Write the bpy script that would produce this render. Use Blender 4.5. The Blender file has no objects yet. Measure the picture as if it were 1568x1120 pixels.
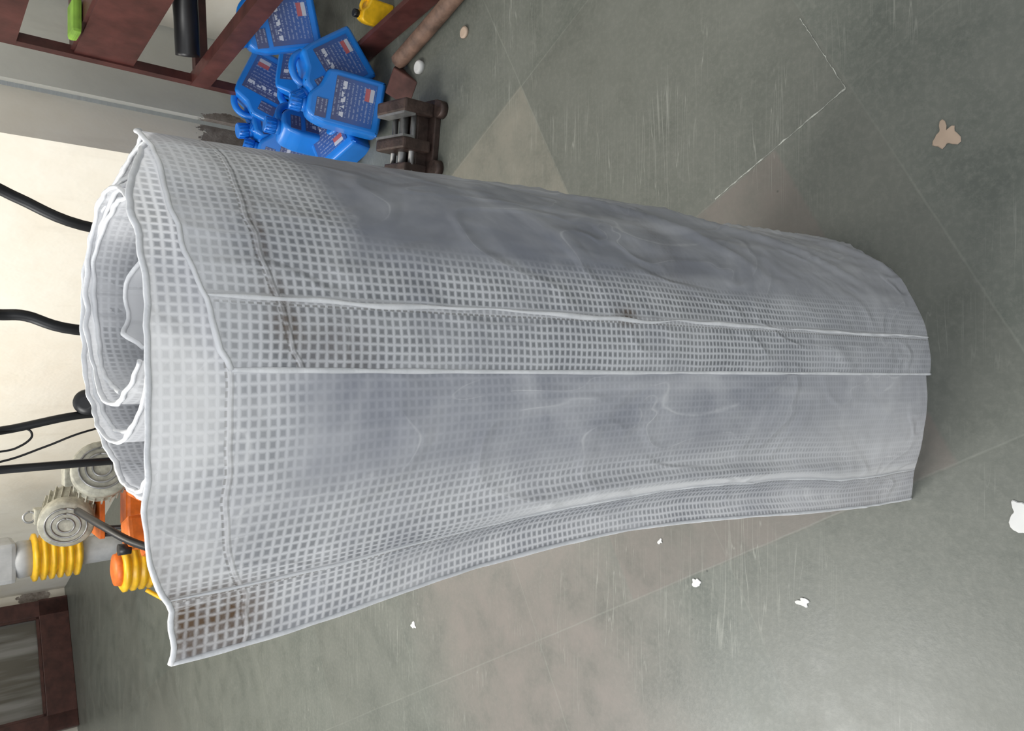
import bpy, bmesh, math, random
from mathutils import Vector, Matrix, noise
random.seed(3)
scene = bpy.context.scene
scene.view_settings.view_transform = 'Standard'
PI = math.pi
V = Vector

# ------------------------------------------------------------------ materials
class NT:
    def __init__(s, name):
        s.m = bpy.data.materials.new(name); s.m.use_nodes = True
        s.t = s.m.node_tree; s.n = s.t.nodes; s.l = s.t.links
        s.b = s.n['Principled BSDF']; s.out = s.n['Material Output']
    def add(s, typ, **kw):
        n = s.n.new(typ)
        for k, v in kw.items(): setattr(n, k, v)
        return n
    def link(s, a, b): s.l.new(a, b)
    def val(s, sock, v):
        if isinstance(v, (int, float)): sock.default_value = v
        elif isinstance(v, (tuple, list)): sock.default_value = v if len(v) != 3 or sock.type != 'RGBA' else (*v, 1)
        else: s.link(v, sock)
    def math(s, op, a, b=0.0, c=None, clamp=False):
        n = s.add('ShaderNodeMath', operation=op); n.use_clamp = clamp
        s.val(n.inputs[0], a); s.val(n.inputs[1], b)
        if c is not None: s.val(n.inputs[2], c)
        return n.outputs[0]
    def mix(s, f, a, b, blend='MIX'):
        n = s.add('ShaderNodeMix', data_type='RGBA', blend_type=blend)
        s.val(n.inputs[0], f); s.val(n.inputs[6], a); s.val(n.inputs[7], b)
        return n.outputs[2]
    def noise(s, vec, scale, detail=4, rough=.55, dist=0.0):
        n = s.add('ShaderNodeTexNoise'); n.inputs['Scale'].default_value = scale
        n.inputs['Detail'].default_value = detail; n.inputs['Roughness'].default_value = rough
        n.inputs['Distortion'].default_value = dist
        if vec is not None: s.link(vec, n.inputs['Vector'])
        return n.outputs['Fac']
    def mapr(s, v, a, b, c=0.0, d=1.0, smooth=False):
        n = s.add('ShaderNodeMapRange')
        if smooth: n.interpolation_type = 'SMOOTHSTEP'
        s.val(n.inputs[0], v)
        for i, x in enumerate((a, b, c, d)): n.inputs[i+1].default_value = x
        return n.outputs[0]
    def coord(s, which='Object'):
        return s.add('ShaderNodeTexCoord').outputs[which]
    def mapping(s, vec, loc=(0,0,0), rot=(0,0,0), sc=(1,1,1)):
        n = s.add('ShaderNodeMapping'); s.link(vec, n.inputs[0])
        n.inputs[1].default_value = loc; n.inputs[2].default_value = rot; n.inputs[3].default_value = sc
        return n.outputs[0]
    def bump(s, h, strength=.3, dist=.01):
        n = s.add('ShaderNodeBump'); n.inputs['Strength'].default_value = strength
        n.inputs['Distance'].default_value = dist; s.link(h, n.inputs['Height'])
        return n.outputs[0]
    def sep(s, vec):
        n = s.add('ShaderNodeSeparateXYZ'); s.link(vec, n.inputs[0]); return n.outputs
    def attr(s, name):
        n = s.add('ShaderNodeAttribute'); n.attribute_name = name; return n.outputs['Fac']

def simple(name, col, rough=.5, metal=0.0, var=.12, scale=12, bump=.0):
    t = NT(name); co = t.coord()
    n = t.noise(co, scale, 3, .6)
    a = tuple(max(0, c*(1-var*1.6)) for c in col); b = tuple(min(1, c*(1+var)) for c in col)
    t.link(t.mix(t.mapr(n, .3, .7), a, b), t.b.inputs['Base Color'])
    t.b.inputs['Roughness'].default_value = rough; t.b.inputs['Metallic'].default_value = metal
    if bump: t.link(t.bump(t.noise(co, scale*6, 2), bump, .003), t.b.inputs['Normal'])
    return t.m

M_brown = simple('brown_paint', (.085, .026, .022), .45, var=.3, scale=9, bump=.15)
M_wood = simple('rough_wood', (.17, .10, .07), .7, var=.3, scale=20, bump=.3)
M_black = simple('black_rubber', (.012, .012, .014), .4, var=.2)
M_blue = simple('blue_plastic', (.012, .205, .70), .28, var=.12, scale=5)
M_blue2 = simple('blue_cap', (.010, .18, .66), .30, var=.1)
M_yellow = simple('yellow_plastic', (.86, .50, .015), .4, var=.15)
M_orange = simple('orange_paint', (.75, .17, .02), .45, var=.2)
M_motor = simple('cast_motor', (.36, .35, .29), .55, var=.25, scale=20, bump=.2)
M_steel = simple('dull_steel', (.30, .30, .30), .4, .6, var=.25)
M_cast = simple('cast_iron', (.065, .042, .035), .5, .3, var=.4, scale=18, bump=.35)
M_rust = simple('rusty_red', (.12, .05, .04), .6, .1, var=.3)
M_white = simple('white_scrap', (.72, .72, .70), .7, var=.06)
M_beige = simple('beige_scrap', (.50, .38, .29), .75, var=.1)
M_green = simple('green_cloth', (.22, .40, .05), .8, var=.2)
M_grey = simple('grey_plastic', (.42, .43, .44), .5, var=.1)
M_chalk = simple('chalk_mark', (.40, .41, .37), .9, var=.35, scale=60)
M_door = simple('door_brown', (.075, .028, .022), .4, var=.25)

def label_mat():
    t = NT('can_label'); co = t.coord(); x, y, z = t.sep(co)
    rows = t.math('GREATER_THAN', t.math('SINE', t.math('MULTIPLY', z, 480.0)), .35)
    n = t.noise(t.mapping(co, sc=(1, 1, .3)), 260, 1, .5)
    txt = t.math('MULTIPLY', rows, t.math('GREATER_THAN', n, .48))
    inx = t.math('LESS_THAN', t.math('ABSOLUTE', x), .058)
    txt = t.math('MULTIPLY', txt, inx)
    base = t.mix(t.math('MULTIPLY', txt, .35), t.mix(t.mapr(z, .03, .16), (.030, .12, .42), (.07, .085, .19)), (.50, .56, .70))
    lg = t.math('MULTIPLY', t.math('MULTIPLY', t.math('GREATER_THAN', z, .128), t.math('LESS_THAN', z, .142)), inx)
    lg = t.math('MULTIPLY', lg, t.math('GREATER_THAN', t.noise(t.mapping(co, sc=(1, 1, .4)), 90, 1), .46))
    base = t.mix(t.math('MULTIPLY', lg, .7), base, (.75, .78, .85))
    bx = t.math('MULTIPLY', t.math('GREATER_THAN', x, .012), t.math('LESS_THAN', x, .054))
    bz = t.math('MULTIPLY', t.math('GREATER_THAN', z, .036), t.math('LESS_THAN', z, .066))
    box = t.math('MULTIPLY', bx, bz)
    wz = t.math('GREATER_THAN', z, .050)
    c = t.mix(t.math('MULTIPLY', box, .85), base, t.mix(wz, (.58, .60, .66), (.50, .11, .09)))
    t.link(c, t.b.inputs['Base Color']); t.b.inputs['Roughness'].default_value = .3
    return t.m
M_label = label_mat()

def floor_mat():
    t = NT('kota_stone_floor'); co = t.coord(); x, y, z = t.sep(co)
    mid = t.noise(co, 7, 5, .68)
    wob = t.math('MULTIPLY', t.math('SUBTRACT', mid, .5), .006)
    e1 = t.math('ADD', t.math('ADD', t.math('MULTIPLY', x, .872), t.math('MULTIPLY', y, .490)), wob)
    e2 = t.math('ADD', t.math('ADD', t.math('MULTIPLY', x, -.490), t.math('MULTIPLY', y, .872)), wob)
    T = .745
    a = t.math('DIVIDE', t.math('ADD', e1, -.105 + T*20), T)
    b = t.math('DIVIDE', t.math('ADD', e2, -.36 + T*20), T)
    def edge(v):
        f = t.math('FRACT', v); return t.math('MINIMUM', f, t.math('SUBTRACT', 1.0, f))
    ed = t.math('MULTIPLY', t.math('MINIMUM', edge(a), edge(b)), T)
    joint = t.mapr(ed, .0006, .0030, 1, 0)
    cmb = t.add('ShaderNodeCombineXYZ'); t.link(t.math('FLOOR', a), cmb.inputs[0]); t.link(t.math('FLOOR', b), cmb.inputs[1])
    wn = t.add('ShaderNodeTexWhiteNoise', noise_dimensions='3D'); t.link(cmb.outputs[0], wn.inputs['Vector'])
    big = t.noise(co, 1.7, 4, .6, .4); fine = t.noise(co, 75, 4, .7)
    c = t.mix(t.mapr(big, .3, .7), (.095, .108, .092), (.145, .156, .134))
    c = t.mix(t.math('MULTIPLY', t.mapr(mid, .40, .72), .5), c, (.190, .197, .172))
    c = t.mix(t.math('MULTIPLY', t.mapr(mid, .45, .30), .35), c, (.075, .085, .074))
    c = t.mix(t.math('MULTIPLY', t.mapr(fine, .45, .75), .42), c, (.25, .255, .222))
    c = t.mix(t.mapr(wn.outputs['Value'], 0, 1, 0, .40), c, (.145, .143, .122))
    def rect(u0, u1, v0, v1, s=.004):
        m = t.math('MULTIPLY', t.mapr(e1, u0-s, u0+s), t.mapr(e1, u1-s, u1+s, 1, 0))
        return t.math('MULTIPLY', m, t.math('MULTIPLY', t.mapr(e2, v0-s, v0+s), t.mapr(e2, v1-s, v1+s, 1, 0)))
    mk = t.mapr(mid, .3, .65, .3, .7)
    c = t.mix(t.math('MULTIPLY', rect(.85, 1.60, 1.105, 2.2), mk), c, (.26, .24, .195))
    c = t.mix(t.math('MULTIPLY', rect(.105, .85, .55, 1.43), mk), c, (.18, .152, .134))
    c = t.mix(t.math('MULTIPLY', rect(-.6, .85, 1.43, 2.4, .2), mk), c, (.22, .185, .165))
    scr = None
    for rz, sx, sy in ((.75, .8, 26), (-.9, .6, 18), (2.2, 1.2, 30)):
        mp = t.mapping(co, loc=(rz, sx, 0), rot=(0, 0, rz), sc=(sx, sy, 1))
        n = t.noise(mp, 1, 2, .5, .1)
        d = t.math('ABSOLUTE', t.math('SUBTRACT', n, .5))
        k = t.mapr(d, 0, .0045, 1, 0)
        scr = k if scr is None else t.math('MAXIMUM', scr, k)
    scr = t.math('MULTIPLY', scr, t.mapr(t.noise(co, 2.6, 3, .6), .50, .60))
    c = t.mix(t.math('MULTIPLY', scr, .42), c, (.38, .385, .34))
    spk = t.add('ShaderNodeTexVoronoi'); spk.inputs['Scale'].default_value = 7
    t.link(co, spk.inputs['Vector'])
    c = t.mix(t.mapr(spk.outputs['Distance'], .015, .03, .75, 0), c, (.04, .045, .04))
    c = t.mix(t.math('MULTIPLY', joint, t.mapr(big, .35, .6, .04, .30)), c, (.28, .29, .25))
    t.link(c, t.b.inputs['Base Color'])
    t.link(t.mapr(mid, .3, .7, .30, .46), t.b.inputs['Roughness'])
    h = t.math('SUBTRACT', fine, t.math('MULTIPLY', joint, .4))
    t.link(t.bump(h, .10, .003), t.b.inputs['Normal'])
    return t.m
M_floor = floor_mat()

def wall_mat(name, c1, c2, stain, patch=None):
    t = NT(name); co = t.coord(); x, y, z = t.sep(co)
    n = t.noise(co, 2.2, 5, .65); n2 = t.noise(t.mapping(co, sc=(6, 6, 1.2)), 1.5, 3, .6)
    c = t.mix(t.mapr(n, .35, .7), c1, c2)
    c = t.mix(t.math('MULTIPLY', t.mapr(n2, .58, .75), .3), c, stain)
    low = t.mapr(t.math('ADD', z, t.math('MULTIPLY', n, .5)), .15, .55, .6, 0)
    c = t.mix(low, c, stain)
    hgt = n
    if patch:
        px, pz, rx, rz = patch
        n3 = t.noise(co, 16, 5, .7)
        dx = t.math('DIVIDE', t.math('SUBTRACT', x, px), rx); dz = t.math('DIVIDE', t.math('SUBTRACT', z, pz), rz)
        r2 = t.math('ADD', t.math('MULTIPLY', dx, dx), t.math('MULTIPLY', dz, dz))
        r2 = t.math('ADD', r2, t.math('MULTIPLY', t.math('SUBTRACT', n3, .5), 2.2))
        pm = t.mapr(r2, .92, 1.0, 1, 0)
        c = t.mix(pm, c, t.mix(t.mapr(n3, .35, .65), (.20, .165, .14), (.44, .39, .34)))
        hgt = t.math('SUBTRACT', t.math('ADD', n, t.math('MULTIPLY', n3, pm)), t.math('MULTIPLY', pm, .8))
    t.link(c, t.b.inputs['Base Color']); t.b.inputs['Roughness'].default_value = .75
    t.link(t.bump(hgt, .35, .02), t.b.inputs['Normal'])
    return t.m
LR = 6.77-.02
M_cream = wall_mat('cream_limewash', (.86, .80, .68), (.92, .88, .78), (.68, .62, .52), (LR-.05, .27, .085, .15))
M_pillar = wall_mat('dirty_white_plaster', (.60, .60, .55), (.70, .70, .64), (.44, .43, .39), (0, .27, .05, .12))

# ------------------------------------------------------------------ mesh builder
class MB:
    def __init__(s): s.bm = bmesh.new(); s.mats = []
    def mi(s, m):
        if m not in s.mats: s.mats.append(m)
        return s.mats.index(m)
    def _fin(s, faces, m, smooth=False):
        i = s.mi(m)
        for f in faces: f.material_index = i; f.smooth = smooth
    def box(s, c, size, m, R=None, bev=.0):
        r = bmesh.ops.create_cube(s.bm, size=1.0); vs = r['verts']
        M = Matrix.Translation(c) @ (R.to_4x4() if R else Matrix.Identity(4)) @ Matrix.Diagonal((*size, 1))
        bmesh.ops.transform(s.bm, matrix=M, verts=vs)
        fs = list({f for v in vs for f in v.link_faces})
        s._fin(fs, m)
        if bev:
            es = list({e for v in vs for e in v.link_edges})
            o = bmesh.ops.bevel(s.bm, geom=es, offset=bev, segments=2, affect='EDGES', profile=.6)
            s._fin(o['faces'], m)
    def cyl(s, p0, p1, r0, r1, m, seg=24, caps=True, smooth=True):
        p0, p1 = V(p0), V(p1); d = (p1-p0); L = d.length
        q = d.to_track_quat('Z', 'Y').to_matrix().to_4x4()
        r = bmesh.ops.create_cone(s.bm, cap_ends=caps, segments=seg, radius1=r0, radius2=r1, depth=L,
                                  matrix=Matrix.Translation((p0+p1)/2) @ q)
        fs = list({f for v in r['verts'] for f in v.link_faces}); i = s.mi(m)
        for f in fs: f.material_index = i; f.smooth = smooth and len(f.verts) == 4
    def lathe(s, prof, m, M=Matrix.Identity(4), seg=32):
        rings = []
        for r, z in prof:
            rings.append([s.bm.verts.new(M @ V((r*math.cos(2*PI*k/seg), r*math.sin(2*PI*k/seg), z))) for k in range(seg)])
        fs = []
        for a, b in zip(rings, rings[1:]):
            for k in range(seg): fs.append(s.bm.faces.new((a[k], a[(k+1)%seg], b[(k+1)%seg], b[k])))
        fs2 = [s.bm.faces.new(rings[0][::-1]), s.bm.faces.new(rings[-1])]
        s._fin(fs, m, True); s._fin(fs2, m)
    def tube(s, pts, r, m, seg=10, sub=6):
        P = [V(p) for p in pts]; C = []
        if len(P) > 2 and sub > 1:
            for i in range(len(P)-1):
                p0 = P[max(i-1, 0)]; p1 = P[i]; p2 = P[i+1]; p3 = P[min(i+2, len(P)-1)]
                for k in range(sub):
                    u = k/sub
                    C.append(.5*((2*p1)+(p2-p0)*u+(2*p0-5*p1+4*p2-p3)*u*u+(3*p1-p0-3*p2+p3)*u**3))
            C.append(P[-1])
        else: C = P
        rings = []; up = V((0, 0, 1))
        for i, p in enumerate(C):
            d = (C[min(i+1, len(C)-1)] - C[max(i-1, 0)]).normalized()
            if abs(d.dot(up)) > .97: up = V((1, 0, 0)) if abs(d.x) < .9 else V((0, 1, 0))
            a = d.cross(up).normalized(); b = d.cross(a).normalized(); up = -b if up.dot(-b) > 0 else b
            rr = r(i) if callable(r) else r
            rings.append([s.bm.verts.new(p + rr*(math.cos(2*PI*k/seg)*a + math.sin(2*PI*k/seg)*b)) for k in range(seg)])
        fs = []
        for a, b in zip(rings, rings[1:]):
            for k in range(seg): fs.append(s.bm.faces.new((a[k], a[(k+1)%seg], b[(k+1)%seg], b[k])))
        s._fin(fs, m, True)
        s._fin([s.bm.faces.new(rings[0][::-1]), s.bm.faces.new(rings[-1])], m)
    def prism(s, poly, y0, y1, m, bev=0.0, M=Matrix.Identity(4)):
        a = [s.bm.verts.new((x, y0, z)) for x, z in poly]; b = [s.bm.verts.new((x, y1, z)) for x, z in poly]
        fs = [s.bm.faces.new(a), s.bm.faces.new(b[::-1])]
        n = len(poly)
        for i in range(n): fs.append(s.bm.faces.new((a[i], b[i], b[(i+1)%n], a[(i+1)%n])))
        bmesh.ops.recalc_face_normals(s.bm, faces=fs)
        s._fin(fs, m)
        vs = a+b
        if bev:
            es = list({e for f in fs for e in f.edges})
            o = bmesh.ops.bevel(s.bm, geom=es, offset=bev, segments=3, affect='EDGES', profile=.5)
            s._fin(o['faces'], m, True)
            vs = list({v for f in o['faces'] for v in f.verts} | {v for v in vs if v.is_valid})
        bmesh.ops.transform(s.bm, matrix=M, verts=[v for v in vs if v.is_valid])
    def obj(s, name, loc=(0, 0, 0), R=None, recalc=True):
        if recalc: bmesh.ops.recalc_face_normals(s.bm, faces=s.bm.faces[:])
        me = bpy.data.meshes.new(name); s.bm.to_mesh(me); s.bm.free()
        for m in s.mats: me.materials.append(m)
        o = bpy.data.objects.new(name, me); scene.collection.objects.link(o)
        o.location = loc
        if R: o.rotation_euler = R.to_euler()
        return o

# ------------------------------------------------------------------ room
E1 = V((.872, .490, 0)); E2 = V((-.490, .872, 0))
mb = MB()
mb.box((0, 4, -.05), (24, 24, .1), M_floor); mb.obj('floor')
def wall(name, p, q, h, m, th=.2):
    p, q = V((*p, 0)), V((*q, 0)); d = (q-p); L = d.length; d.normalize()
    n = V((d.y, -d.x, 0)); R = Matrix((d, n, (0, 0, 1))).transposed()
    b = MB(); b.box((L/2, th/2, h/2), (L, abs(th), h), m)
    return b.obj(name, p, R)
C0 = V((1.10, 3.50, 0)); CB = C0 + E2*6.77
CR = C0 + E2*.02
wall('wall_right', (CB.x, CB.y), (CR.x, CR.y), 3.2, M_cream, -.25)
CP = C0 + E1*.003
P1 = C0 + E1*.75
wall('wall_pillar', (CP.x, CP.y), (P1.x, P1.y), 3.2, M_pillar, -.019)
P2 = P1 - E2*5
wall('wall_side', (P1.x, P1.y), (P2.x, P2.y), 3.2, M_cream, -.2)
B0 = CB - E1*7
wall('wall_back', (B0.x, B0.y), (CB.x+.2, CB.y+.11), 3.2, M_cream, -.2)

def blob(name, outline_r, c, ax, ay, m, seed=0, th=.002, seg=30, jag=.35, fr=1.0):
    b = MB(); bm = b.bm; ax = V(ax); ay = V(ay); nn = ax.cross(ay).normalized()
    vs = []; vt = []
    for k in range(seg):
        a = 2*PI*k/seg; r = outline_r*(1 + jag*noise.noise(V((math.cos(a)*fr+seed*7, math.sin(a)*fr, seed)))*1.6 + .12*noise.noise(V((k*1.3, seed, 0))))
        p = ax*math.cos(a)*r + ay*math.sin(a)*r
        vs.append(bm.verts.new(p)); vt.append(bm.verts.new(p*.93+nn*th))
    f = [bm.faces.new(vt)]
    for k in range(seg): f.append(bm.faces.new((vs[k], vs[(k+1)%seg], vt[(k+1)%seg], vt[k])))
    b._fin(f, m); return b.obj(name, c)

# ------------------------------------------------------------------ tarpaulin roll
HEM = .060; BAND = .058
def tarp_mat():
    t = NT('laminated_mesh_tarpaulin')
    uv = t.coord('UV'); x, y, z = t.sep(uv)
    vis = t.attr('vis'); white = t.attr('white'); dirt = t.attr('dirt'); shade = t.attr('shade'); dt = t.attr('dt')
    nlow = t.noise(uv, 11, 4, .6)
    wob = t.math('MULTIPLY', t.math('SUBTRACT', nlow, .5), .005)
    P = .0080
    def line(c, w):
        f = t.math('FRACT', t.math('DIVIDE', t.math('ADD', t.math('ADD', c, wob), P*1000), P))
        d = t.math('ABSOLUTE', t.math('SUBTRACT', f, .5))
        return t.mapr(d, .5-w-.15, .5-w+.09)
    grid = t.math('MAXIMUM', line(x, .15), line(y, .17))
    film = t.mix(t.mapr(nlow, .3, .7), (.315, .33, .385), (.385, .40, .45))
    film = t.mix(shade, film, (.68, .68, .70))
    cell = t.mix(t.mapr(nlow, .3, .7), (.22, .23, .25), (.37, .38, .40))
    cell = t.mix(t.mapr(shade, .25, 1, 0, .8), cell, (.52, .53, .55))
    g = t.mix(grid, cell, (.88, .89, .915))
    nm = t.noise(t.mapping(uv, loc=(3, 1, 0)), 7, 4, .62, .5)
    v2 = t.math('MULTIPLY', vis, t.mapr(nlow, .28, .55, .50, 1.0))
    c = t.mix(v2, film, g)
    c = t.mix(t.math('MULTIPLY', t.mapr(nm, .46, .76), .50), c, (.86, .865, .885))
    ns = t.noise(t.mapping(uv, rot=(0, 0, .40), sc=(1, .16, 1)), 22, 2, .5, .3)
    c = t.mix(t.math('MULTIPLY', t.mapr(ns, .53, .74), .38), c, (.88, .885, .905))
    def near(v, c0, w0, w1): return t.mapr(t.math('ABSOLUTE', t.math('SUBTRACT', v, c0)), w0, w1, 1, 0)
    sw = t.math('MAXIMUM', near(x, HEM, .002, .0045), near(dt, BAND, .0012, .003))
    c = t.mix(t.math('MULTIPLY', sw, .5), c, (.84, .84, .86))
    st = t.math('MULTIPLY', near(x, HEM-.0045, .0006, .0014), t.math('GREATER_THAN', t.math('FRACT', t.math('MULTIPLY', y, 150.0)), .35))
    st2 = t.math('MULTIPLY', near(dt, BAND-.003, .0006, .0014), t.math('GREATER_THAN', t.math('FRACT', t.math('MULTIPLY', x, 150.0)), .35))
    c = t.mix(t.math('MULTIPLY', t.math('MAXIMUM', st, st2), .6), c, (.15, .14, .13))
    c = t.mix(white, c, (.91, .915, .93))
    d2 = t.math('MULTIPLY', dirt, t.mapr(t.noise(uv, 50, 4, .65), .30, .58, .2, 1), clamp=True)
    c = t.mix(t.math('MULTIPLY', d2, t.mapr(grid, 0, 1, 1, .55)), c, (.135, .085, .05))
    w1 = t.mapping(uv, rot=(0, 0, .5), sc=(1, .45, 1))
    n1 = t.math('ABSOLUTE', t.math('SUBTRACT', t.noise(w1, 9, 2, .5, .8), .5))
    thin = t.math('MULTIPLY', t.mapr(n1, 0, .006, 1, 0), t.mapr(nm, .45, .6))
    c = t.mix(t.math('MULTIPLY', thin, .45), c, (.90, .905, .92))
    t.link(c, t.b.inputs['Base Color'])
    t.b.inputs['Roughness'].default_value = .33
    t.b.inputs['Specular IOR Level'].default_value = .6
    h = t.math('ADD', t.mapr(n1, 0, .08, .8, 0, True), t.math('MULTIPLY', t.math('MULTIPLY', grid, vis), .10))
    h = t.math('ADD', h, t.math('MULTIPLY', sw, .5))
    h = t.math('ADD', h, t.math('MULTIPLY', ns, 1.8))
    h = t.math('ADD', h, t.math('MULTIPLY', t.noise(uv, 34, 2), .45))
    t.link(t.bump(h, .55, .005), t.b.inputs['Normal'])
    tr = t.add('ShaderNodeBsdfTranslucent'); t.link(c, tr.inputs[0])
    mx = t.add('ShaderNodeMixShader'); mx.inputs[0].default_value = .28
    t.link(t.b.outputs[0], mx.inputs[1]); t.link(tr.outputs[0], mx.inputs[2])
    t.link(mx.outputs[0], t.out.inputs[0])
    return t.m
M_tarp = tarp_mat()
t = NT('white_hem_binding'); co = t.coord()
n = t.noise(co, 30, 3, .6)
t.link(t.mix(t.mapr(n, .3, .7), (.70, .71, .73), (.90, .905, .92)), t.b.inputs['Base Color'])
t.b.inputs['Roughness'].default_value = .45
t.link(t.bump(t.noise(co, 160, 2), .4, .002), t.b.inputs['Normal']); M_hem = t.m

def sm(a, b, x):
    u = max(0., min(1., (x-a)/(b-a))); return u*u*(3-2*u)
def gauss(x, s): return math.exp(-(x/s)**2)

def spiral_pt(phi, z, off, turns_k=.085):
    w = z/1.3
    rx = .240-.042*w; ry = .238-.010*w
    cx = .022+.006*w; cy = .580+ry
    rho = 1 - turns_k*phi/(2*PI) - off
    rho -= .15*sm(.75*PI, 1.5*PI, phi)*(.6+.4*w)
    rho -= .10*sm(2.3*PI, 3.2*PI, phi)
    if phi > PI: rho += .016*math.sin(phi*1.7+.6)*sm(PI, 2*PI, phi)
    ix = .035*sm(2*PI, 5*PI, phi)
    return V((cx+ix+rho*rx*math.sin(phi), cy-rho*ry*math.cos(phi), 0))

def fold(s, z, seed):
    ca, sa = math.cos(.40), math.sin(.40)
    ac = s*ca - z*sa; al = s*sa + z*ca
    r = 1-abs(noise.noise(V((ac*11+seed, al*1.6, 4.2+seed))))*2.8
    r2 = 1-abs(noise.noise(V((ac*22+seed, al*4, 1.2+seed))))*2.8
    return max(0, r)**2.2 + .32*max(0, r2)**2.2
SEED = 1.3
def build_sheet(name, pathfn, nu, topfn, attrfn, nz=150, soff=0.0, amp=1.0, foldfn=None, mat=None):
    bm = bmesh.new(); uvl = bm.loops.layers.uv.new('UVMap')
    L = {k: bm.verts.layers.float.new(k) for k in ('vis', 'white', 'dirt', 'shade', 'dt')}
    arc = [0.0]; seed = SEED
    for i in range(1, nu+1):
        arc.append(arc[-1] + (pathfn(i/nu, .9)-pathfn((i-1)/nu, .9)).length)
    V2 = []; UV = {}
    for i in range(nu+1):
        col = []
        s0 = arc[i]; top = topfn(s0, i/nu); s = s0-soff
        for j in range(nz+1):
            f = j/nz; z = top*f
            p = pathfn(i/nu, z); e = 1e-3
            q = pathfn(min(1, i/nu+e), z)-pathfn(max(0, i/nu-e), z)
            n = V((q.y, -q.x, 0)).normalized()
            d = amp*(.0080*noise.noise(V((s*5+seed, z*1.6, seed)))
                     + .0030*noise.noise(V((s*14, z*4.5+seed, 3+seed)))
                     + .0010*noise.noise(V((s*40+z*22, z*26, 7+seed))))
            if s < .9:
                d += amp*.0098*fold(s, z, seed)*(foldfn(s, z) if foldfn else .5)
            p = p + n*d; p.z = z
            v = bm.verts.new(p); a = attrfn(s0, z, top-z, i/nu)
            a['dt'] = top-z
            for k in L: v[L[k]] = a.get(k, 0.0)
            col.append(v); UV[v] = (s0, z)
        V2.append(col)
    for i in range(nu):
        for j in range(nz):
            fc = bm.faces.new((V2[i][j], V2[i+1][j], V2[i+1][j+1], V2[i][j+1])); fc.smooth = True
            for lp in fc.loops: lp[uvl].uv = UV[lp.vert]
    me = bpy.data.meshes.new(name); bm.to_mesh(me); bm.free(); me.materials.append(mat or M_tarp)
    o = bpy.data.objects.new(name, me); scene.collection.objects.link(o)
    return o, arc

NA, NZ = 480, 190
PHA0, PHA1 = math.radians(-9), 2*PI*2.9
SA0 = .037
def foldA(s, z): return .10+.95*sm(1.05, .70, z)*sm(.07, .20, s)
def foldB(s, z): return .06+.34*sm(.8, .3, z)*sm(0, .15, z)
def foldAB(s, z):
    k = sm(-.03, .04, s); return foldB(s, z)*(1-k)+foldA(s, z)*k
def pathA(u, z):
    p = spiral_pt(PHA0 + (PHA1-PHA0)*u, z, 0.0)
    p.y -= .003*sm(.02, 0, u)
    return p
def topA(s, u):
    t = 1.304 + .024*sm(.0, .14, s) - .010*sm(.022, 0, s) - .030*sm(.24, .42, s) + .006*sm(.46, .66, s) + .022*sm(1.3, 1.8, s)
    return t + .004*noise.noise(V((s*12, 0, 2))) + .003*noise.noise(V((s*45, 0, 5)))
def attrA(s, z, dt, u):
    inner = sm(1.2, 1.5, s)
    k = noise.noise(V((s*7, z*3, 0)))
    band = sm(.165+.02*k, .115+.02*k, dt)
    hem = sm(.125+.03*k, .085, s)*(1-.6*sm(.75, .15, z))
    vis = max(band*.95, hem, .30*inner)*(1-.4*sm(.20, .38, s))
    white = max(sm(.008, .001, dt), .6*sm(.045, .02, dt)*(.5+k))
    white = max(white, .50*sm(.14, .05, dt)*sm(.14, .24, s)*(.6+k), .55*sm(.3, .7, noise.noise(V((s*6+3, z*5, 4)))+.35)*sm(.14, .0, dt))
    dirt = .8*gauss(s-.045, .03)*gauss(dt-.058, .014) + 1.7*gauss(s-HEM-.003, .009)*gauss(z-.845, .016) \
        + .7*gauss(s-.13, .05)*gauss(dt-.062, .005) + .4*gauss(s-.02, .03)*gauss(dt-.10, .03) \
        + .14*gauss(s-.11, .08)*gauss(z-.72, .06) + .2*gauss(s-.20, .05)*gauss(z-.70, .02)
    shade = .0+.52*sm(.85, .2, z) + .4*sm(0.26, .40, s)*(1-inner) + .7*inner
    return dict(vis=vis, white=min(1, max(0, white)), dirt=min(1, dirt), shade=min(1, shade))
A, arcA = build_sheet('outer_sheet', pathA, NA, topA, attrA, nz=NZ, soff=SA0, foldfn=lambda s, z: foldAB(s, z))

NB = 450; UF = .080
def pathB(u, z):
    p0 = spiral_pt(0, z, .030)
    if u < UF:
        w = z/1.3
        L = .262 + .012*sm(.5, 0, z) - .026*gauss(z-.80, .38) + .008*sm(1.0, 1.3, z)
        d = L*(1-u/UF); e = sm(.02, .45, z)
        x = p0.x - d
        y = p0.y + .055*(d/L)**2*(.45+.55*w) - (.003+.007*e)*math.sin(PI*min(1, d/(L*.72))) \
            - .020*e*gauss(d-(L-.066), .016)*sm(1.15, .9, z) + .018*e*gauss(d-(L-.030), .022)*sm(1.2, .9, z) \
            - .010*e*sm(L-.06, L, d)*math.sin(z*6)
        return V((x, y, 0))
    phi = (2*PI*2.75)*(u-UF)/(1-UF)
    return spiral_pt(phi, z, .030)
def topB(s, u):
    t = 1.322 + .030*sm(.02, .16, s) - .050*sm(.38, .58, s) + .006*sm(.75, .95, s) + .01*sm(1.1, 1.5, s)
    return t + .004*noise.noise(V((s*12, 4, 2))) + .0025*noise.noise(V((s*50, 0, 9)))
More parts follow.
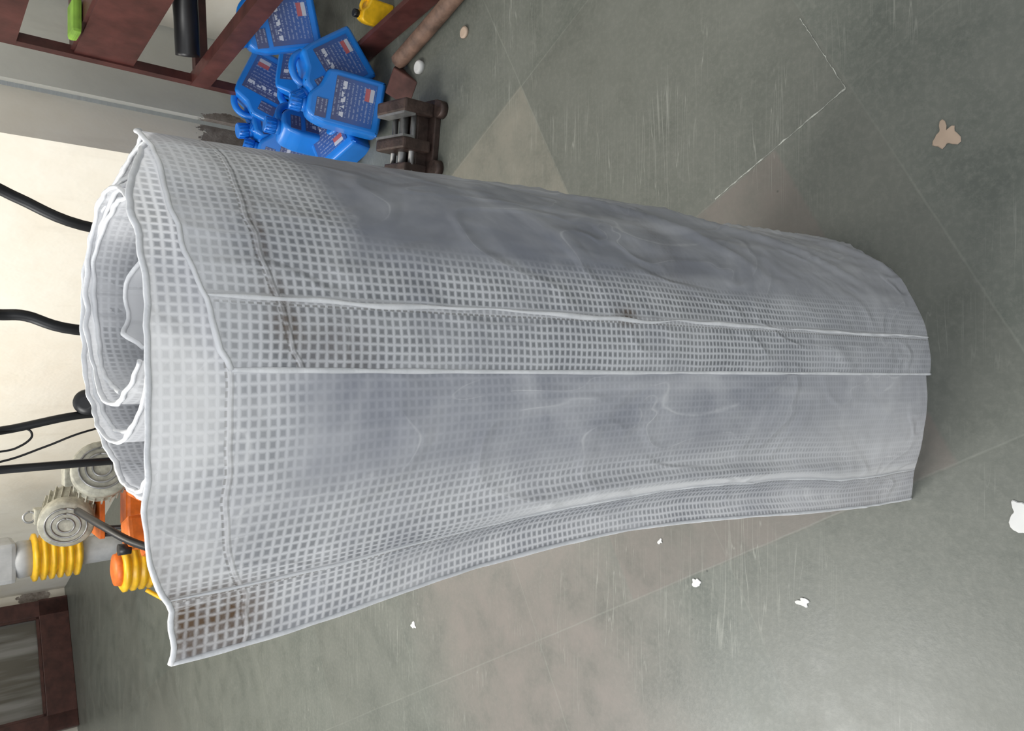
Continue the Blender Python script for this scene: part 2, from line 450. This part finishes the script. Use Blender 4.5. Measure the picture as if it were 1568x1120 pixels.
def attrB(s, z, dt, u):
    inner = sm(.75, 1.2, s)
    k = noise.noise(V((s*7, z*3, 8)))
    band = sm(.135+.02*k, .085+.02*k, dt)
    left = sm(.165+.03*k, .115, s)*(.75+.25*k)*(1-.5*sm(.75, .2, z))
    vis = max(band*(.80-.3*k), left, .3*inner, .14)
    ce = .078 - .012*sm(1.0, .3, z)
    fo = sm(.026, .011, abs(s-ce))*sm(1.10, .90, z)*sm(.057, .062, s)  # highlight on the flap's fold, painted in as a white band
    white = max(sm(.008, .001, dt), .95*fo, .5*sm(.075, .015, dt)*sm(.06, .12, s)*(.6+k), .65*sm(.25, .6, noise.noise(V((s*7+9, z*6, 2)))+.3)*sm(.20, .04, dt)*sm(.08, .15, s))
    dirt = 1.1*gauss(s-.028, .035)*sm(.10, .04, dt) + .30*gauss(s-.09, .04)*sm(.06, .0, dt) + .4*gauss(s-.06, .008)*sm(.2, .0, dt) \
        + .18*sm(.12, .03, s)*gauss(z-.15, .15)
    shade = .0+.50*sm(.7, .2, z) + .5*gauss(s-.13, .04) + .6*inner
    return dict(vis=vis, white=min(1, max(0, white)), dirt=min(1, dirt), shade=min(1, shade))
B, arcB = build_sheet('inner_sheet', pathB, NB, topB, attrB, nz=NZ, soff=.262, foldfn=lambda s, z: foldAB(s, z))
def pathC(u, z):
    phi = 2.3 + 2*PI*1.35*u
    cx, cy = .075, .80
    r = .092 - .040*u + .010*math.sin(phi*3+z*3)
    return V((cx+r*.9*math.sin(phi), cy-r*1.1*math.cos(phi), 0))
C, arcC = build_sheet('core_sheet', pathC, 90, lambda s, u: 1.275+.02*math.sin(s*18)+.015*noise.noise(V((s*30, 1, 1))),
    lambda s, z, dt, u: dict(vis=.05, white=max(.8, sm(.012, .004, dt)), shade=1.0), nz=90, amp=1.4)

def grid_pts(o, nu, nz, which, i0=0, off=0.0):
    vs = o.data.vertices
    if which == 'top': return [vs[i*(nz+1)+nz].co.copy() for i in range(nu+1)]
    return [vs[i0*(nz+1)+j].co.copy() for j in range(nz+1)]
def cord(name, pts, r, v=.35):
    b = MB(); b.tube(pts, lambda i: r*(1+v*noise.noise(V((i*.16, r*900, len(pts)))) + v*noise.noise(V((i*.05, r*500, 2)))), M_hem, seg=8, sub=1)
    return b.obj(name)
root = bpy.data.objects.new('rolled_mesh_tarpaulin', None); scene.collection.objects.link(root)
kids = [A, B, C]
kids.append(cord('outer_top_hem', grid_pts(A, NA, NZ, 'top'), .0023))
kids.append(cord('outer_end_hem', grid_pts(A, NA, NZ, 'side'), .0023))
kids.append(cord('inner_top_hem', grid_pts(B, NB, NZ, 'top'), .0024))
kids.append(cord('inner_end_hem', grid_pts(B, NB, NZ, 'side'), .0023))
kids.append(cord('core_top_hem', grid_pts(C, 90, 90, 'top'), .0026))
def welt(name, o, arc, nu, nz, s0, r):
    pts = []
    for j in range(nz+1):
        z = j/nz
        s = s0 + .0045*noise.noise(V((z*7, s0, 3))) + .0025*noise.noise(V((z*22, s0, 8)))
        i = max(k for k in range(nu) if arc[k] <= s); f = (s-arc[i])/(arc[i+1]-arc[i])
        a = o.data.vertices[i*(nz+1)+j].co; b = o.data.vertices[(i+1)*(nz+1)+j].co
        pts.append(a.lerp(b, f)+V((0, -r*.15+.0012*noise.noise(V((z*11, 5, s0))), 0)))
    return cord(name, pts, r, .7)
kids.append(welt('outer_seam_welt', A, arcA, NA, NZ, HEM, .0020))
kids.append(welt('inner_seam_welt', B, arcB, NB, NZ, HEM, .0013))
for k in kids: k.parent = root

# ------------------------------------------------------------------ oil cans
def can_mesh(mb_=M_blue, mc=M_blue2, label=True, nm='oil_can'):
    b = MB()
    body = [(-.088, 0), (.088, 0), (.092, .012), (.092, .160), (.086, .195), (.030, .212), (.006, .236), (-.010, .245),
            (-.062, .245), (-.080, .228), (-.092, .185), (-.092, .012)]
    b.prism(body, -.052, .052, mb_, bev=.012)
    b.cyl((-.038, 0, .240), (-.038, 0, .262), .026, .024, mb_)
    b.cyl((-.038, 0, .258), (-.038, 0, .296), .028, .026, mc)
    for k in range(14):
        a = 2*PI*k/14; b.box((-.038+.0275*math.cos(a), .0275*math.sin(a), .277), (.003, .003, .032), mc, Matrix.Rotation(a, 3, 'Z'))
    b.tube([(-.008, 0, .238), (.024, 0, .246), (.058, 0, .236), (.080, 0, .210), (.084, 0, .180)], .0125, mb_, seg=10)
    if label:
        for y in (-.0535, .0535):
            b.box((-.002, y, .098), (.142, .0012, .135), M_label)
            b.box((-.045, y*.995, .200), (.060, .0012, .036), M_label)
    o = b.obj(nm); me = o.data; bpy.data.objects.remove(o); return me
can_me = can_mesh()
can_y = can_mesh(M_yellow, M_black, False, 'yellow_can')
def put_can(loc, up, face, s=1.12, me=can_me, name='oil_can'):
    up = V(up).normalized(); f = V(face); f = (f - up*f.dot(up)).normalized()
    yv = -f; xv = yv.cross(up).normalized()
    R = Matrix((xv, yv, up)).transposed()
    o = bpy.data.objects.new(name, me); scene.collection.objects.link(o)
    o.matrix_world = Matrix.Translation(loc) @ R.to_4x4() @ Matrix.Scale(s, 4)
    return o
cans = [((.975, 2.56, .02), (.14, .28, 1), (-.15, -1, .3)),
        ((1.20, 2.62, .08), (-.55, .10, .78), (-.1, -1, .25)),
        ((1.34, 2.96, .12), (-1, .0, .15), (0, -.7, .7)),
        ((1.30, 3.14, .18), (-.9, .1, .4), (0, -1, .4)),
        ((.96, 2.88, .00), (.1, .15, 1), (.5, -1, .2)),
        ((.82, 2.74, .062), (.9, .45, .12), (.1, -.3, 1)),
        ((.90, 3.08, .0), (.25, .3, 1), (-.4, -1, .2)),
        ((1.34, 2.74, .20), (-.25, .3, .9), (-.3, -1, .3)),
        ((1.08, 3.16, .02), (-.15, .1, 1), (.2, -1, .2)),
        ((1.13, 2.90, .055), (-.8, -.5, .08), (0, -.2, 1))]
for l, u, f in cans: put_can(l, u, f)
put_can((1.33, 2.52, .0), (.0, .0, 1), (-.4, -1, .2), .50, can_y, 'yellow_can')

# ------------------------------------------------------------------ brown rack
b = MB()
F0 = V((1.155, 3.17, 0)); F1 = V((1.275, 2.15, 0)); dF = (F1-F0).normalized(); nF = V((-dF.y, dF.x, 0))
if nF.x < 0: nF = -nF
RF = Matrix((dF, nF, V((0, 0, 1)))).transposed()
LF = (F1-F0).length; W = .48
for base in (F0, F1, F0+nF*W, F1+nF*W):
    b.box(base+V((0, 0, .65)), (.035, .035, 1.30), M_brown, RF)
for off in (V((0, 0, 0)), nF*W):
    mid = (F0+F1)/2+off
    b.box(mid+V((0, 0, .055)), (LF, .02, .09), M_brown, RF)
    b.box(mid+V((0, 0, .50)), (LF, .05, .07), M_brown, RF)
    b.box(mid+V((0, 0, .85)), (LF, .02, .20), M_brown, RF)
    b.box(mid+V((0, 0, 1.18)), (LF, .05, .10), M_brown, RF)
for q in (.02, .98):
    for z in (.05, .50, .85, 1.18):
        b.box(F0+dF*LF*q+nF*W/2+V((0, 0, z)), (.04, W, .05), M_brown, RF)
b.box((F0+F1)/2+nF*W/2+V((0, 0, .955)), (LF, W, .012), M_brown, RF)
b.obj('steel_rack')
b = MB()
b.tube([(1.12, 2.40, .032), (1.19, 2.16, .032), (1.30, 1.82, .032)], .030, M_wood, seg=10)
b.obj('wooden_pole')
b = MB()
b.tube([(1.20, 3.05, .50+.08), (1.30, 3.0, .60), (1.42, 2.9, .63), (1.52, 2.75, .60)], .045, M_black, seg=14)
b.obj('black_hose')
b = MB(); b.box((0, 0, 0), (.12, .1, .03), M_green, bev=.012); b.obj('green_cloth', (1.20, 2.98, .978))

# ------------------------------------------------------------------ machine vice
b = MB()
b.box((0, 0, .012), (.27, .20, .024), M_cast, bev=.004)
b.box((0, .0, .045), (.24, .12, .05), M_cast, bev=.006)
b.box((-.095, 0, .085), (.045, .19, .12), M_cast, bev=.008)
b.box((.03, 0, .085), (.04, .19, .11), M_cast, bev=.008)
b.box((.105, 0, .07), (.03, .14, .09), M_cast, bev=.006)
b.box((-.070, 0, .12), (.008, .18, .045), M_steel)
b.box((.006, 0, .12), (.008, .18, .045), M_steel)
b.cyl((-.1, 0, .085), (.17, 0, .085), .015, .015, M_steel)
b.cyl((-.1, .06, .085), (.12, .06, .085), .010, .010, M_steel)
b.cyl((-.1, -.06, .085), (.12, -.06, .085), .010, .010, M_steel)
b.cyl((.165, -.05, .085), (.165, .05, .085), .006, .006, M_steel)
for sx in (-.10, .10):
    for sy in (-.11, .11): b.cyl((sx, sy, 0), (sx, sy, .028), .030, .028, M_cast)
b.obj('machine_vice', (.80, 2.28, 0), Matrix.Rotation(math.radians(172), 3, 'Z'))
b = MB(); b.prism([(-.09, 0), (.09, 0), (0.02, .05)], -.05, .05, M_rust, bev=.005)
b.obj('rusty_wedge', (1.045, 2.42, 0), Matrix.Rotation(.9, 3, 'Z'))
b = MB(); b.lathe([(.024, 0), (.024, .014), (.017, .018)], M_white); b.obj('white_plastic_cap', (1.075, 2.30, 0))
b = MB(); b.lathe([(.018, 0), (.020, .008), (.014, .011)], M_beige, seg=24); b.obj('plastic_lid', (1.11, 2.03, 0))

# ------------------------------------------------------------------ machines behind the roll
def motor(b, c, d, r=.12, L=.24):
    d = V(d).normalized(); M = Matrix.Translation(c) @ d.to_track_quat('Z', 'Y').to_matrix().to_4x4()
    b.lathe([(r*.80, -L*.5), (r*.86, -L*.45), (r*.86, L*.30), (r*.8, L*.31)], M_motor, M)
    for k in range(22):
        a = 2*PI*k/22; p = M @ V((r*.90*math.cos(a), r*.90*math.sin(a), -L*.08))
        Rk = (d.to_track_quat('Z', 'Y').to_matrix()) @ Matrix.Rotation(a, 3, 'Z')
        b.box(p, (r*.16, .006, L*.68), M_motor, Rk)
    b.lathe([(r, L*.28), (r, L*.50), (r*.93, L*.55), (r*.5, L*.56), (r*.15, L*.56)], M_motor, M)
    for k in range(3):
        rr = r*(.3+.22*k); pts = [M @ V((rr*math.cos(a), rr*math.sin(a), L*.568)) for a in [2*PI*q/24 for q in range(25)]]
        b.tube(pts, .005, M_steel, seg=6, sub=1)
    b.cyl(M @ V((0, 0, -L*.5)), M @ V((0, 0, -L*.68)), .016, .016, M_steel)
    b.box(V(c)+V((0, 0, r*1.0)), (.09, .09, .06), M_motor, bev=.008)
def stand(b, c, h, w=.30, m=M_orange):
    x, y = c
    b.box((x, y, h), (w, w*.8, .03), m, bev=.005)
    for sx in (-1, 1):
        for sy in (-1, 1):
            b.cyl((x+sx*w*.55, y+sy*w*.45, 0), (x+sx*w*.42, y+sy*w*.34, h), .014, .014, M_black)
    b.box((x, y, h*.55), (w*.8, w*.6, h*.35), m, bev=.02)
b = MB(); stand(b, (-.56, 4.40), .44); motor(b, V((-.56, 4.35, .62)), (.35, -1, .15), .14, .27)
b.tube([(-.50, 4.15, .40), (-.36, 3.95, .55), (-.40, 3.9, .62)], .012, M_black)
b.obj('needle_vibrator_motor')
b = MB(); stand(b, (-.86, 5.02), .50); motor(b, V((-.85, 4.98, .66)), (-.3, -1, .25), .14, .28)
b.tube([V((-.85, 4.98, .85))+.03*V((math.cos(a), 0, math.sin(a))) for a in [2*PI*q/16 for q in range(17)]], .007, M_steel, seg=6, sub=1)
b.tube([(-.80, 4.72, .66), (-.84, 4.40, .60), (-.90, 4.15, .50), (-.93, 4.0, .36), (-.94, 3.95, .02)], .020, M_black)
b.obj('needle_vibrator_motor')
b = MB(); b.box((0, 0, .22), (.24, .26, .36), M_orange, bev=.03); b.box((0, 0, .44), (.16, .18, .10), M_orange, bev=.02)
b.cyl((-.08, 0, .47), (-.08, 0, .53), .03, .03, M_black)
for sx in (-1, 1):
    for sy in (-1, 1): b.cyl((sx*.09, sy*.09, 0), (sx*.09, sy*.09, .06), .02, .02, M_black)
b.obj('orange_engine', (-.90, 4.42, 0), Matrix.Rotation(.4, 3, 'Z'))

def rammer(name, x, y, z0, r, n=6, pitch=.045, body=M_orange):
    b = MB()
    b.box((x, y-.04, .02), (r*2.0, r*2.5, .04), M_steel, bev=.01)
    b.cyl((x, y, .03), (x, y, z0), r*.55, r*.60, M_grey)
    prof = [(r*.62, z0-.01)]
    for k in range(n):
        z = z0+k*pitch
        prof += [(r*.80, z), (r, z+pitch*.25), (r, z+pitch*.6), (r*.80, z+pitch*.85)]
    b.lathe(prof, M_yellow, Matrix.Translation((x, y, 0)), seg=36)
    zt = z0+n*pitch
    b.lathe([(r*.75, zt-.01), (r*.78, zt+.06), (r*.6, zt+.10)], M_grey, Matrix.Translation((x, y, 0)))
    b.box((x, y+.02, zt+.18), (r*1.7, r*1.6, .20), body, bev=.03)
    b.tube([(x-.16, y+.28, zt+.20), (x-.17, y-.20, zt+.30), (x+.17, y-.20, zt+.30), (x+.16, y+.28, zt+.20), (x-.16, y+.28, zt+.20)], .016, M_black)
    return b.obj(name)
rammer('tamping_rammer', -1.30, 6.0, .42, .160, 6, .050, M_grey)
b = MB()
x, y = -1.19, 4.85
b.box((x, y, .02), (.26, .30, .04), M_steel, bev=.01)
b.cyl((x, y, .03), (x, y, .2), .07, .08, M_grey)
prof = [(.08, .19)]
for k in range(5):
    z = .2+k*.045; prof += [(.112, z), (.134, z+.012), (.134, z+.028), (.112, z+.040)]
b.lathe(prof, M_yellow, Matrix.Translation((x, y, 0)), seg=36)
b.lathe([(.10, .41), (.09, .45), (.05, .46)], M_orange, Matrix.Translation((x, y, 0)))
b.tube([(x-.12, y-.1, .30), (x-.26, y-.25, .10), (x-.30, y-.3, .012)], .012, M_yellow)
b.obj('rammer_leg')

def compactor(name, x, y, handle_paths, knob=None, cables=()):
    b = MB()
    b.box((x, y, .03), (.42, .50, .04), M_steel, bev=.012)
    b.box((x, y-.25, .06), (.42, .05, .06), M_steel, Matrix.Rotation(.5, 3, 'X'), bev=.01)
    b.box((x, y, .20), (.34, .34, .26), M_orange, bev=.03)
    b.cyl((x-.18, y+.02, .42), (x+.18, y+.02, .42), .10, .10, M_black)
    b.box((x, y+.02, .50), (.24, .22, .12), M_orange, bev=.03)
    for hp in handle_paths: b.tube(hp, .0125, M_black, seg=12)
    for hp in cables: b.tube(hp, .0035, M_black, seg=6)
    if knob:
        b.lathe([(.018, -.03), (.036, -.022), (.040, 0), (.036, .022), (.018, .03)], M_black,
                Matrix.Translation(knob) @ Matrix.Rotation(1.2, 4, 'X'))
    return b.obj(name)
compactor('plate_compactor', .20, 2.30, [
    [(.30, 2.20, .45), (.32, 2.05, .90), (.328, 2.0, 1.135), (.372, 2.0, 1.257), (.395, 1.99, 1.32), (.40, 1.97, 1.40)],
    [(.10, 2.20, .45), (.078, 2.05, .90), (.0835, 2.0, 1.148), (.111, 2.0, 1.245), (.112, 2.0, 1.30), (.115, 1.97, 1.40)],
    [(.40, 1.97, 1.40), (.115, 1.97, 1.40)]])
compactor('plate_compactor', -.22, 3.05, [
    [(-.12, 2.80, .45), (-.145, 2.65, .85), (-.152, 2.6, 1.043), (-.187, 2.6, 1.232), (-.19, 2.58, 1.40)],
    [(-.30, 2.80, .45), (-.300, 2.65, .85), (-.297, 2.6, 1.04), (-.299, 2.6, 1.23), (-.30, 2.58, 1.40)],
    [(-.19, 2.58, 1.40), (-.30, 2.58, 1.40)],
    ], knob=(-.112, 2.6, 1.01), cables=[
    [(-.250, 2.58, 1.39), (-.247, 2.6, 1.232), (-.234, 2.6, 1.183), (-.209, 2.6, 1.155), (-.186, 2.6, 1.166), (-.190, 2.59, 1.21), (-.192, 2.58, 1.24)],
    [(-.285, 2.58, 1.39), (-.276, 2.6, 1.232), (-.24, 2.6, 1.12), (-.20, 2.6, 1.01), (-.17, 2.7, .8), (-.16, 2.85, .52)]])

# ------------------------------------------------------------------ glazed door far left
t = NT('door_glass'); co = t.coord()
n = t.noise(t.mapping(co, sc=(7, 1, .6)), 1.5, 3, .5)  # vertical bands: curtain reflection painted into the pane colour
t.link(t.mix(t.mapr(n, .4, .65), (.12, .11, .09), (.28, .27, .25)), t.b.inputs['Base Color'])
t.b.inputs['Roughness'].default_value = .12; M_glass = t.m
D0 = V((-3.50, 8.38, 0)); D1 = V((-2.40, 9.00, 0)); dD = E1
nD = V((dD.y, -dD.x, 0)); RD = Matrix((dD, -nD, V((0, 0, 1)))).transposed()
b = MB(); LD = (D1-D0).length
b.box((LD/2, 0, .13), (LD, .10, .26), M_door, bev=.006)
b.box((LD/2, 0, 2.1), (LD, .10, .12), M_door, bev=.006)
for xx in (.06, LD-.09): b.box((xx, 0, 1.05), (.16, .10, 2.1), M_door, bev=.006)
b.box((LD/2, .02, 1.1), (LD-.2, .02, 1.9), M_glass)
for xx in (.15, LD-.18): b.box((xx, -.03, 1.1), (.025, .03, 1.75), M_door)
b.box((LD/2, -.03, .275), (LD-.25, .03, .025), M_door)
b.obj('door_1', D0, RD)

# ------------------------------------------------------------------ floor litter
# beige scrap at (x 1455, y 245 of 1568) on the floor
blob('torn_paper', .024, (.4245, .551, .001), (1, 0, 0), (0, .8, 0), M_beige, 3, .0015, jag=.7, fr=1.1)
blob('torn_paper', .0105, (-.52, 1.10, .001), (1, 0, 0), (0, 1, 0), M_white, 5, .0015, jag=.6)
blob('torn_paper', .011, (-.50, .83, .001), (.8, 0, 0), (0, 1.2, 0), M_white, 8, .0015, jag=.6)
blob('torn_paper', .020, (-.260, .432, .001), (1.3, .2, 0), (0, .7, 0), M_white, 11, .002, jag=.5)
blob('torn_paper', .011, (-.95, 2.35, .001), (1.0, .3, 0), (-.2, 1.4, 0), M_white, 14, .0015, jag=.6)
blob('torn_paper', .006, (-.44, 1.21, .001), (1, 0, 0), (0, 1, 0), M_white, 17, .0015, jag=.6)
b = MB()
def chip(p, q, w=.004):
    p, q = V((*p, .0008)), V((*q, .0008)); d = (q-p).normalized(); n = V((-d.y, d.x, 0)); N = 60; pv = None
    for i in range(N+1):
        c = p.lerp(q, i/N)+n*.0015*noise.noise(V((i*.6, p.x, 0))); ww = w*max(.25, .6+.9*noise.noise(V((i*.45, p.y*5, 4))))
        a = [b.bm.verts.new(c+n*ww/2), b.bm.verts.new(c-n*ww/2)]
        if pv: b._fin([b.bm.faces.new((pv[0], pv[1], a[1], a[0]))], M_chalk)
        pv = a
chip((.561, .737), (.389, 1.048)); chip((.561, .737), (.737, .836), .0025)
b.obj('chipped_floor_joint', recalc=False)

# ------------------------------------------------------------------ light
w = bpy.data.worlds.new('World'); scene.world = w; w.use_nodes = True
bg = w.node_tree.nodes['Background']; bg.inputs[0].default_value = (.92, .96, 1.0, 1); bg.inputs[1].default_value = .66
def area(name, loc, target, size, power, col=(1, 1, 1)):
    l = bpy.data.lights.new(name, 'AREA'); l.size = size[0]; l.shape = 'RECTANGLE'; l.size_y = size[1]; l.energy = power; l.color = col
    o = bpy.data.objects.new(name, l); scene.collection.objects.link(o); o.location = loc
    o.rotation_euler = (V(target)-V(loc)).to_track_quat('-Z', 'Y').to_euler()
area('skylight', (-2.6, 2.2, 3.2), (0.2, 1.4, .5), (1.8, 1.8), 140, (1, .99, .955))
area('doorway_light', (-2.0, -2.4, 2.4), (0, 1.2, .8), (2.4, 2.0), 42, (.97, .985, 1))
area('wall_fill_light', (-.8, 5.2, 3.0), (.4, 5.0, 1.0), (1.2, 1.2), 60, (1, .95, .85))  # added fill that brightens the cream wall, no actual lamp there

# ------------------------------------------------------------------ camera
cam = bpy.data.cameras.new('Camera'); co_ = bpy.data.objects.new('Camera', cam); scene.collection.objects.link(co_)
p = math.radians(40)
F = V((0, math.cos(p), -math.sin(p))); U = V((0, math.sin(p), math.cos(p))); Rr = V((1, 0, 0))
M = Matrix((-U, Rr, -F)).transposed().to_4x4(); M.translation = V((0, 0, 1.5))
co_.matrix_world = M
cam.sensor_width = 36; cam.lens = 36*1157/1568; cam.clip_start = .02
scene.camera = co_
